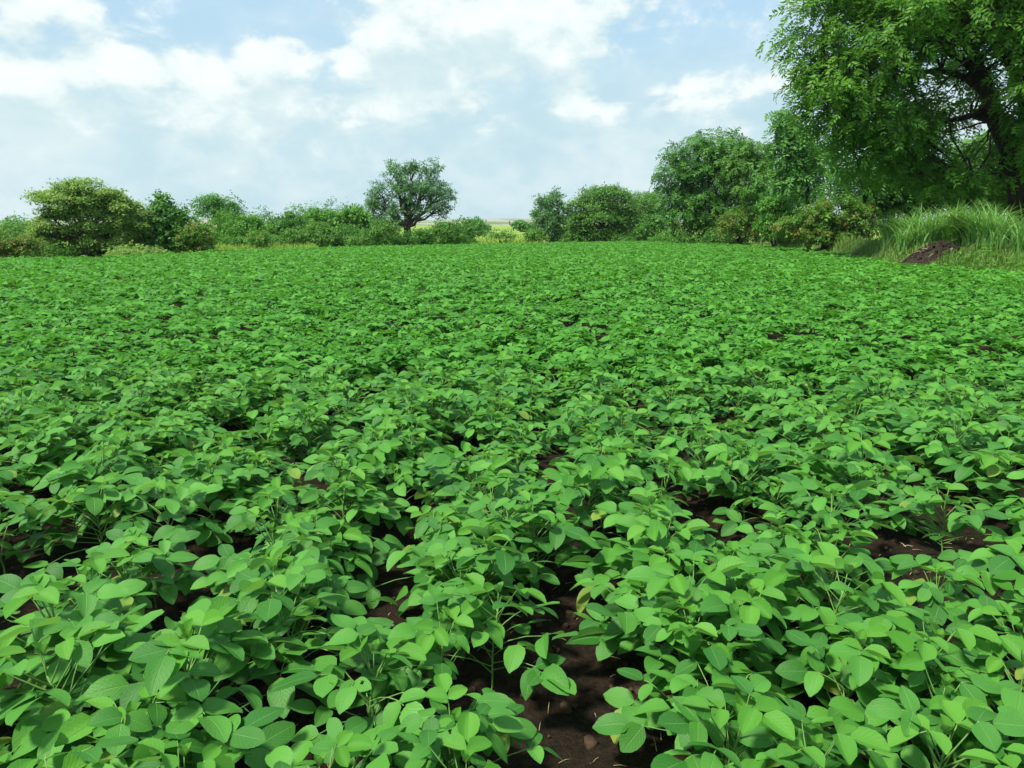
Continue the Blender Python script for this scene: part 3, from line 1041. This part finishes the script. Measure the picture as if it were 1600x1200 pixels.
tree('slender_tree', 'lighter olive airy tree behind the tall dense tree', 'tree', 44, (1185, 384),
     [(1175, 235, 24, 14), (1160, 258, 24, 16), (1188, 265, 22, 22), (1172, 295, 26, 18)], 'pinnate', 'olive', .36, 130, 16, 9, 6, fork=(1182, 330), seed=32, droop=.5, shell=.3, group=G_TREE)
tree('flowering_bush', 'olive bush with rusty pink tips below the tall tree', 'bush', 42, (1155, 388),
     [(1150, 345, 26, 16), (1180, 335, 24, 18), (1135, 358, 20, 14), (1165, 364, 28, 12)], 'ovate', 'rust', .20, 130, 22, 8, 4, seed=33, accent=.3, stems=4, group=G_BUSH)
tree('round_bush', 'bright green round bush right of the rusty bush', 'bush', 35, (1212, 390), [(1210, 325, 24, 18), (1222, 345, 22, 16), (1200, 352, 16, 14)], 'ovate', 'mid', .20, 120, 24, 8, 4, seed=34, stems=3, group=G_BUSH)
tree('tangled_bush', 'broad tangled bush with orange tips under the edge of the shade tree', 'bush', 29, (1290, 392),
     [(1235, 358, 36, 16), (1270, 345, 38, 22), (1310, 330, 42, 24), (1345, 340, 30, 26), (1290, 365, 50, 18), (1335, 360, 34, 20)], 'ovate', 'rust', .17, 280, 24, 8, 5, seed=35, accent=.2, stems=5, group=G_BUSH)
tree('feathery_sapling', 'young feathery tree with thin stems left of the shade tree crown', 'tree', 33, (1268, 388),
     [(1240, 185, 22, 18), (1225, 212, 20, 14), (1250, 220, 24, 18), (1230, 245, 22, 14), (1260, 255, 24, 18), (1245, 285, 28, 16)], 'pinnate', 'far', .42, 130, 12, 9, 5, fork=(1262, 290), limbs='limb', seed=36, droop=.7, shell=.3, group=G_TREE)
tree('hedge_tree', 'dense green tree filling behind the feathery sapling', 'tree', 41, (1232, 386),
     [(1228, 285, 36, 26), (1195, 310, 30, 26), (1275, 255, 40, 45), (1250, 320, 40, 26)], 'ovate', 'dark', .3, 170, 26, 10, 7, seed=39, group=G_TREE)
tree('hedge_tree', 'deep shadowed tree behind the tall grass', 'tree', 30, (1420, 384),
     [(1420, 285, 60, 34), (1350, 285, 50, 34), (1470, 300, 40, 26), (1385, 310, 50, 22)], 'pinnate', 'dark', .36, 190, 22, 11, 14, seed=37, droop=.5, group=G_TREE)
tree('hedge_tree', 'shrubby tree behind the shade tree trunk', 'tree', 29, (1560, 382),
     [(1560, 300, 60, 26), (1620, 290, 60, 40), (1520, 312, 40, 16), (1535, 250, 60, 40), (1590, 225, 50, 34), (1480, 270, 40, 30)], 'pinnate', 'neem', .34, 190, 20, 11, 8, seed=38, droop=.5, group=G_TREE)


# ------------------------------------------------------------------ the big shade tree on the right
def build_shade_tree():
    Y = 27.0
    m = Y / F_PX
    b = at(1606, 386, Y)
    b[2] = float(ground_z(b[0], b[1]))
    root = bpy.data.objects.new('shade_tree', None)
    COL.objects.link(root)
    root.location = b
    blobs = [(1305, 50, 66, 80), (1285, 120, 45, 55), (1375, -20, 110, 80, .5), (1350, 120, 90, 70, -.8), (1400, 60, 90, 70, -1.2), (1335, 185, 66, 50), (1400, 190, 85, 55, -.4), (1360, 250, 75, 42, .3), (1440, 250, 70, 36, .6),
             (1460, 5, 95, 45, -1.8), (1580, 0, 80, 50, -2.6), (1640, 100, 62, 80, -2.6), (1645, 200, 50, 60, -2.4), (1505, 120, 60, 40, 3.4), (1480, 185, 60, 40, 3.4), (1490, 285, 60, 24, -.5), (1580, 285, 70, 26, 1.6), (1560, 235, 60, 24, 3.0),
             (1450, -130, 170, 90), (1620, -150, 190, 100, -1), (1700, 40, 110, 110, -2), (1780, 150, 130, 100, 0), (1700, 0, 160, 110, 1), (1500, -40, 140, 80, 1.4), (1740, 270, 90, 40, -1)]
    bl = []
    for q in blobs:
        dY = q[4] if len(q) > 4 else 0
        bl.append((at(q[0], q[1], Y + dY), np.array([q[2] * m, max(q[2], q[3]) * m * .85, q[3] * m])))
    arr = crown_arrays(bl, 'pinnate', .43, 1250, 18, .68, 77, flat=.62, up=.8, droop=.45, shell=.2)
    C = arr[4]
    rng = np.random.default_rng(78)
    P = lambda px, py, dy=0.0: at(px, py, Y + dy)
    spine = np.array([b - np.array([0, 0, .15]), P(1604, 350), P(1600, 300), P(1596, 255), P(1606, 190, .4), P(1625, 110, .8), P(1640, 0, 1.0), P(1640, -110, 1.0)])
    V, f = join([tube(spine, np.array([31, 23, 21, 21, 15, 12, 8, 3]) * m, 12)])
    link('trunk', mesh_np('trunk', V - b, f, M_BARK, smooth=True), root)
    main = [
        ([P(1597, 262), P(1578, 232), P(1557, 190, -.1), P(1545, 150, -.1), P(1528, 110), P(1515, 60), P(1490, 0, .3), P(1450, -90, .4)], [15, 14, 12.5, 11, 9.5, 7.5, 5, 2]),
        ([P(1545, 150, -.1), P(1510, 122), P(1470, 110, .2), P(1420, 115, .3), P(1360, 135, .2), P(1310, 170)], [6.5, 5.2, 4.2, 3.4, 2.4, 1]),
        ([P(1528, 110), P(1480, 80, -.4), P(1420, 50, -.6), P(1350, 40, -.4), P(1290, 50)], [6.5, 5, 4, 2.8, 1]),
        ([P(1557, 190, -.1), P(1520, 180, .4), P(1480, 190, .8), P(1430, 215, .6), P(1380, 245, .3)], [6, 5, 3.6, 2.4, 1]),
        ([P(1515, 60), P(1450, 0, .6), P(1400, -40, .6)], [6, 4, 1.5]),
        ([P(1604, 200, .4), P(1595, 140, -.8), P(1570, 90, -1.8), P(1545, 55, -2.4)], [8, 6, 4, 1.5]),
        ([P(1606, 190, .4), P(1660, 130, -.5), P(1720, 60, -1.2)], [10, 7, 2]),
        ([P(1600, 270), P(1560, 270, -.3), P(1520, 280, -.4)], [4, 2.6, 1]),
    ]
    for path, rad in main:
        path = np.array(path)
        lp = [tube(path, np.array(rad) * m, 8)]
        d = np.linalg.norm(C[:, None, :] - path[None, 1:, :], axis=2)
        j = d.argmin(1)
        ok = np.where(d.min(1) < 2.9)[0]
        rng.shuffle(ok)
        for c in ok[:46]:
            s = path[1 + j[c]]
            lp.append(tube(bend(s, C[c], 5, .08, .05, rng), np.linspace(1.9, .45, 5) * m, 4))
        V, f = join(lp)
        link('limb', mesh_np('limb', V - b, f, M_BARK, smooth=True), root)
    add_crown(root, arr, FOLIAGE['neem'])
    tag(root, 'huge feathery shade tree with dark crooked trunk overhanging the field from the right', 'tree')


build_shade_tree()


# ------------------------------------------------------------------ grasses
def blades(X, Y, h, w, bend_amt, rng, seg=4, zoff=0.0):
    """curved grass blades at points; returns verts, quads"""
    n = len(X)
    Z = ground_z(X, Y) + zoff
    a = rng.uniform(0, 6.283, n)
    d = np.stack([np.cos(a), np.sin(a)], 1)
    tw = a + rng.uniform(.8, 2.3, n)
    sd_ = np.stack([np.cos(tw), np.sin(tw)], 1)
    V = np.zeros((n, seg + 1, 2, 3))
    for j in range(seg + 1):
        t = j / seg
        r = bend_amt * h * t ** 2.2
        zz = h * (t - .42 * np.minimum(bend_amt, 1.4) * t ** 3)
        ww = w * (1 - t ** 1.8) * .5 + .0006
        for s, q in ((-1, 0), (1, 1)):
            V[:, j, q, 0] = X + d[:, 0] * r + s * sd_[:, 0] * ww
            V[:, j, q, 1] = Y + d[:, 1] * r + s * sd_[:, 1] * ww
            V[:, j, q, 2] = Z + zz
    idx = np.arange(n * (seg + 1) * 2).reshape(n, seg + 1, 2)
    Q = np.stack([idx[:, :-1, 0], idx[:, :-1, 1], idx[:, 1:, 1], idx[:, 1:, 0]], -1).reshape(-1, 4)
    return V.reshape(-1, 3), Q


M_TALL = leaf_material('tall fodder grass', (.100, .240, .040), (.220, .440, .110), .5, .3, .36)
M_GRASS = leaf_material('short grass and weeds', (.085, .185, .030), (.210, .335, .075), .6, .25, .34)
M_MEADOW = leaf_material('yellow meadow grass', (.15, .28, .035), (.32, .42, .07), .6, .25, .36)


def build_grass():
    rng = np.random.default_rng(31)
    # tall fodder grass on the bank under the shade tree
    X, Yy = [], []
    while len(X) < 2700:
        px = rng.uniform(1380, 1600)
        a_ = math.atan((px - 800) / F_PX * .985)
        r_ = float(np.interp(a_, EDGE_A, EDGE_R)) + 2.4 + 3.4 * rng.random() ** 1.1
        x, yy = r_ * math.sin(a_), r_ * math.cos(a_)
        if vnoise(x * 1.3, yy * 1.3, 9) < .36:
            continue
        X.append(x + rng.normal(0, .1)); Yy.append(yy)
    X, Yy = np.array(X), np.array(Yy)
    hq = ground_hit(1452, 405)
    ok = (np.abs(X - hq[0] + .15) > 1.15) | (Yy > hq[1] + 1.3)
    X, Yy = X[ok], Yy[ok]
    hump = .36 + .66 * np.exp(-((X - 13.4) / 1.5) ** 2) + .3 * vnoise(X * .8, Yy * .8, 3)
    h = hump * rng.uniform(.7, 1.2, len(X))
    V, Q = blades(X, Yy, h * 1.15, rng.uniform(.028, .055, len(X)), rng.uniform(.35, 1.2, len(X)), rng, 6)
    tag(link('tall_grass', mesh_np('tall_grass', V, [Q], M_TALL, attrs={'tint': np.repeat(rng.normal(.5, .22, len(X)).clip(0, 1), 14)})), kind='stuff')
    # short grass and weeds along the bank and the field edge
    X, Yy = [], []
    N = 60000
    a = rng.uniform(-.66, .72, N)
    r = np.interp(a, EDGE_A, EDGE_R) + rng.exponential(1.6, N) - .1
    x, y = r * np.sin(a), r * np.cos(a)
    keep = rng.random(N) < np.clip(26 / r, .2, 1) * (.35 + .65 * sstep(.15, .4, a))
    # leave the heap of clods clear
    hc = ground_hit(1452, 405)
    keep &= ((x - hc[0]) / .95) ** 2 + ((y - hc[1]) / .75) ** 2 > 1
    x, y = x[keep], y[keep]
    h = .10 + .38 * fbm(x * .9, y * .9, 12, 3) * rng.uniform(.5, 1.3, len(x))
    V, Q = blades(x, y, h, rng.uniform(.010, .022, len(x)) * (1 + y / 30), rng.uniform(.1, .9, len(x)), rng, 2)
    tint = np.clip(.25 + .6 * vnoise(x * .6, y * .6, 4) + rng.normal(0, .18, len(x)), 0, 1)
    tag(link('bank_grass', mesh_np('bank_grass', V, [Q], M_GRASS, attrs={'tint': np.repeat(tint, 6)})), kind='stuff')
    # low broad-leaved weeds in the shade at the right
    n = 5200
    px = rng.uniform(1290, 1720, n)
    yy = 17.2 + rng.exponential(1.5, n)
    x = np.array([at(p_, 400, q_)[0] for p_, q_ in zip(px, yy)])
    e = edge_dist(x, yy)
    k = (e > -.15) & (vnoise(x * 1.6, yy * 1.6, 17) > .42) & (((x - hc[0]) / .9) ** 2 + ((yy - hc[1]) / .6) ** 2 > 1)
    x, yy = x[k], yy[k]
    T = np.stack([x, yy, ground_z(x, yy) + rng.uniform(.03, .20, len(x))], 1)
    Fm = frames(np.array([0, 0, 1.0]) + rng.normal(0, .35, T.shape), rng.normal(0, 1, T.shape)) * rng.uniform(.09, .17, len(x))[:, None, None]
    v, q, _ = stamp(SPRAYS['ovate'][0][0], SPRAYS['ovate'][0][1], Fm, T)
    tag(link('weeds', mesh_np('weeds', v, [q], FOLIAGE['mid'], attrs={'tint': np.repeat(rng.normal(.4, .25, len(x)).clip(0, 1), len(SPRAYS['ovate'][0][0]))})), kind='stuff')
    # yellow meadow beyond the crop
    N = 14000
    y = 44 + rng.exponential(16, N)
    a = rng.uniform(-.62, .25, N)
    x = y * np.tan(a)
    pxm = 800 + F_PX * x / y
    k = (edge_dist(x, y) > .4) & (((pxm > 325) & (pxm < 500)) | ((pxm > 735) & (pxm < 850)) | (y > 72))
    x, y = x[k], y[k]
    h = (.30 + .3 * fbm(x * .3, y * .3, 15, 2)) * rng.uniform(.7, 1.2, len(x))
    V, Q = blades(x, y, h, .02 * y / 14, rng.uniform(.1, .6, len(x)), rng, 2)
    tag(link('meadow_grass', mesh_np('meadow_grass', V, [Q], M_MEADOW, attrs={'tint': np.repeat(np.clip(vnoise(x * .2, y * .2, 6) + rng.normal(0, .15, len(x)), 0, 1), 6)})), kind='stuff')


build_grass()
tree('young_shrub', 'slim young shrub standing in front of the tall grass', 'bush', 19.8, (1502, 388), [(1490, 338, 16, 12), (1508, 352, 16, 14), (1497, 366, 12, 10)],
     'ovate', 'lime', .11, 30, 10, 6, 2, seed=41, stems=3)


# ------------------------------------------------------------------ heap of clods and sticks
def lump(r, seed, squash=.75):
    """small uneven clod (subdivided octahedron, 32 triangles)"""
    rg = np.random.default_rng(seed)
    V = [(1, 0, 0), (-1, 0, 0), (0, 1, 0), (0, -1, 0), (0, 0, 1), (0, 0, -1)]
    Tt = [(0, 2, 4), (2, 1, 4), (1, 3, 4), (3, 0, 4), (2, 0, 5), (1, 2, 5), (3, 1, 5), (0, 3, 5)]
    V = [np.array(v, float) for v in V]
    cache, out = {}, []
    def mid(a, b):
        k = (min(a, b), max(a, b))
        if k not in cache:
            c = V[a] + V[b]
            V.append(c / np.linalg.norm(c))
            cache[k] = len(V) - 1
        return cache[k]
    for a, b, c in Tt:
        ab, bc, ca = mid(a, b), mid(b, c), mid(c, a)
        out += [(a, ab, ca), (ab, b, bc), (ca, bc, c), (ab, bc, ca)]
    V = np.array(V) * (1 + rg.uniform(-.28, .28, (len(V), 1))) * np.array([1, rg.uniform(.7, 1.1), squash]) * r
    return V, np.array(out)


def build_heap():
    rng = np.random.default_rng(61)
    c = ground_hit(1452, 405)
    root = bpy.data.objects.new('debris_heap', None)
    COL.objects.link(root)
    root.location = c
    m_dark = plain_material('dark farmyard clods', (.008, .005, .003), (.045, .031, .019), 14, .9, .6, .02)
    m_pale = plain_material('pale dry flakes', (.08, .07, .055), (.30, .27, .22), 10, .9, .3, .01)
    n = 22
    g = np.linspace(-1, 1, n)
    X, Y = np.meshgrid(g, g)
    prof = np.clip(1 - X ** 2 - Y ** 2, 0, 1) ** .7
    Z = .36 * prof * (.8 + .5 * fbm(X * 3 + 9, Y * 3, 3, 3)) * (1 - .35 * sstep(.1, .8, X)) - .06
    Z = Z + .62 * (ground_z(c[0] + X * .85, c[1] + Y * .5) - c[2]) + .07
    idx = np.arange(n * n).reshape(n, n)
    Q = np.stack([idx[:-1, :-1], idx[:-1, 1:], idx[1:, 1:], idx[1:, :-1]], -1).reshape(-1, 4)
    link('mound', mesh_np('mound', np.stack([X * .85, Y * .5, Z], -1).reshape(-1, 3), [Q], m_dark, smooth=True), root)
    shapes = [mesh_np('clod', *[(lambda v, t: (v, [t]))(*lump(1, 200 + k))][0], m_dark) for k in range(6)]
    pale = [mesh_np('flake', *[(lambda v, t: (v, [t]))(*lump(1, 220 + k))][0], m_pale) for k in range(3)]
    for k in range(210):
        a, r = rng.uniform(0, 6.283), math.sqrt(rng.random()) * .98
        x, y = math.cos(a) * r, math.sin(a) * r
        i, j = int((x + 1) / 2 * (n - 1)), int((y + 1) / 2 * (n - 1))
        o = link('clod', shapes[k % 6], root, (x * .85, y * .5, Z[j, i] + .01))
        s = rng.uniform(.028, .085)
        o.scale = (s * rng.uniform(.8, 1.6), s, s * .8)
        o.rotation_euler = rng.uniform(0, 6, 3)
        if k % 7 == 0:
            o.data = pale[k % 3]
            o.scale = (s * 1.3, s * .6, s * .3)
    for k in range(14):
        a, r = rng.uniform(0, 6.283), math.sqrt(rng.random()) * .8
        x, y = math.cos(a) * r, math.sin(a) * r
        i, j = int((x + 1) / 2 * (n - 1)), int((y + 1) / 2 * (n - 1))
        L = rng.uniform(.12, .34)
        V, f = join([tube(bend((-L / 2, 0, 0), (L / 2, 0, 0), 4, .06, .03, rng), [.010, .009, .008, .005], 5)])
        o = link('stick', mesh_np('stick', V, f, M_STRAW if k % 2 else M_BARK_PALE), root, (x * .85, y * .5, Z[j, i] + .05))
        o.rotation_euler = (rng.normal(0, .25), rng.normal(0, .25), rng.uniform(0, 6))
    tag(root, 'dark heap of clods and sticks at the foot of the grassy bank', 'debris heap')


build_heap()


# ------------------------------------------------------------------ small things on the near soil
def build_soil_bits():
    rng = np.random.default_rng(91)
    shapes = [lump(1, 300 + k) for k in range(5)]
    Vs, Ts, off = [], [], 0
    n = 2200
    y = .8 + 5.6 * rng.random(n) ** 1.1
    x = rng.uniform(-.78, .78, n) * y
    s = np.clip(rng.lognormal(-4.9, .6, n), .003, .026)
    z = ground_z(x, y)
    u = x - y * ROW_TAN
    z = z + .018 * np.cos((u - ROW_U0) / ROW_D * 2 * math.pi) + .05 * (fbm(x * 7, y * 7, 21, 4) - .47) + .03 * np.abs(vnoise(x * 22, y * 22, 33) - .5) + s * .3
    for k in range(5):
        sel = np.where(np.arange(n) % 5 == k)[0]
        Fm = frames(np.array([0, 0, 1.0]) + rng.normal(0, .5, (len(sel), 3)), rng.normal(0, 1, (len(sel), 3))) * s[sel][:, None, None]
        v, t, _ = stamp(shapes[k][0], shapes[k][1], Fm, np.stack([x[sel], y[sel], z[sel]], 1))
        Vs.append(v); Ts.append(t + off); off += len(v)
    tag(link('soil_clods', mesh_np('soil_clods', np.concatenate(Vs), [np.concatenate(Ts)], M_SOIL_CLOD, smooth=True)), kind='stuff')

    n = 900
    y = .9 + 4.2 * rng.random(n)
    x = rng.uniform(-.75, .75, n) * y
    parts = []
    for i in range(n):
        L, a = rng.uniform(.012, .05), rng.uniform(0, 6.283)
        zc = float(ground_z(x[i], y[i]) + .018 * math.cos((x[i] - y[i] * ROW_TAN - ROW_U0) / ROW_D * 2 * math.pi) + .05 * (fbm(x[i] * 7, y[i] * 7, 21, 4) - .47)) + .012
        parts.append(tube(bend((x[i], y[i], zc), (x[i] + L * math.cos(a), y[i] + L * math.sin(a), zc + rng.normal(0, .004)), 3, .1), [.0013, .0011, .0007], 3))
    V, f = join(parts)
    tag(link('straw_litter', mesh_np('straw_litter', V, f, M_STRAW)), kind='stuff')

    def lay(px, py, dz=.02):
        q = ground_hit(px, py)
        q[2] += dz
        return q

    # a withered uprooted plant on the bare patch
    q = lay(1118, 888)
    root = bpy.data.objects.new('withered_plant', None)
    COL.objects.link(root)
    root.location = q
    for k in range(9):
        a = rng.uniform(0, 6.283)
        L = rng.uniform(.03, .085)
        p1 = np.array([math.cos(a) * L, math.sin(a) * L * .6, rng.uniform(.0, .012)])
        V, f = join([tube(bend((0, 0, .006), p1, 5, .15, .06, rng), [.0022, .002, .0018, .0015, .001], 4)])
        link('stalk', mesh_np('stalk', V, f, M_STRAW), root)
        if k < 5:
            tv, tq, tu = leaflet_template(2, 3, .9, -.3, .1, k)
            o = link('dry_leaf', mesh_np('dry_leaf', tv * .032, [tq], M_STRAW), root, p1)
            o.rotation_euler = (rng.normal(0, .5), rng.normal(0, .4), rng.uniform(0, 6))
    tag(root, 'withered straw-coloured plant lying on the bare soil patch', 'dead plant')
    # loose dry stalks
    for (px, py, L, ang, tilt, lab) in ((1160, 903, .10, 1.35, .25, 'single thin dry stalk sticking up beside the withered plant'),
                                        (1075, 872, .13, 2.6, 0, 'curved dry stalk lying on soil left of the withered plant'),
                                        (1415, 858, .10, .05, 0, 'pale dry straw lying in the furrow at the right'),
                                        (905, 850, .07, .4, 0, 'short dry straw lying in the middle furrow'),
                                        (400, 915, .06, 1.9, 0, 'short dry straw on the dark soil at the left')):
        q = lay(px, py, .018)
        V, f = join([tube(bend((0, 0, 0), (math.cos(ang) * L, math.sin(ang) * L, tilt * L), 6, .1, .05, rng), np.linspace(.0022, .001, 6), 5)])
        o = link('dry_stalk', mesh_np('dry_stalk', V, f, M_STRAW), None, q)
        tag(o, lab, 'straw', 'loose dry stalks on the soil')
    # tiny weed seedling in the right furrow
    q = lay(1385, 828, .0)
    root = bpy.data.objects.new('weed_seedling', None)
    COL.objects.link(root)
    root.location = q
    V, f = join([tube(bend((0, 0, -.01), (0, 0, .04), 3), [.0015, .0013, .001], 4)])
    link('stem', mesh_np('stem', V, f, M_STEM), root)
    for k in range(5):
        a = k * 1.257 + .3
        o = link('leaf', SOY_LEAFLETS[k], root)
        o.matrix_basis = mat4((0, 0, .036), (math.cos(a), math.sin(a), .1), (0, 0, 1), .028)
    tag(root, 'tiny green weed seedling growing alone in the right furrow', 'weed')


build_soil_bits()
print('tree foliage triangles', TOTAL[0])


# ------------------------------------------------------------------ air
def build_haze():
    V = np.array([(x, y, z) for x in (-2900, 2900) for y in (-700, 3500) for z in (-3.2, 24)], float)
    Q = np.array([(0, 1, 3, 2), (4, 6, 7, 5), (0, 4, 5, 1), (2, 3, 7, 6), (0, 2, 6, 4), (1, 5, 7, 3)])
    m, T, out = material('thin air haze')
    vol = T.n('ShaderNodeVolumePrincipled', {'Color': (.86, .95, 1, 1), 'Density': .00016, 'Anisotropy': .2})
    T.t.links.new(vol.outputs[0], out.inputs['Volume'])
    tag(link('haze', mesh_np('haze', V, [Q], m)), kind='stuff')


build_haze()
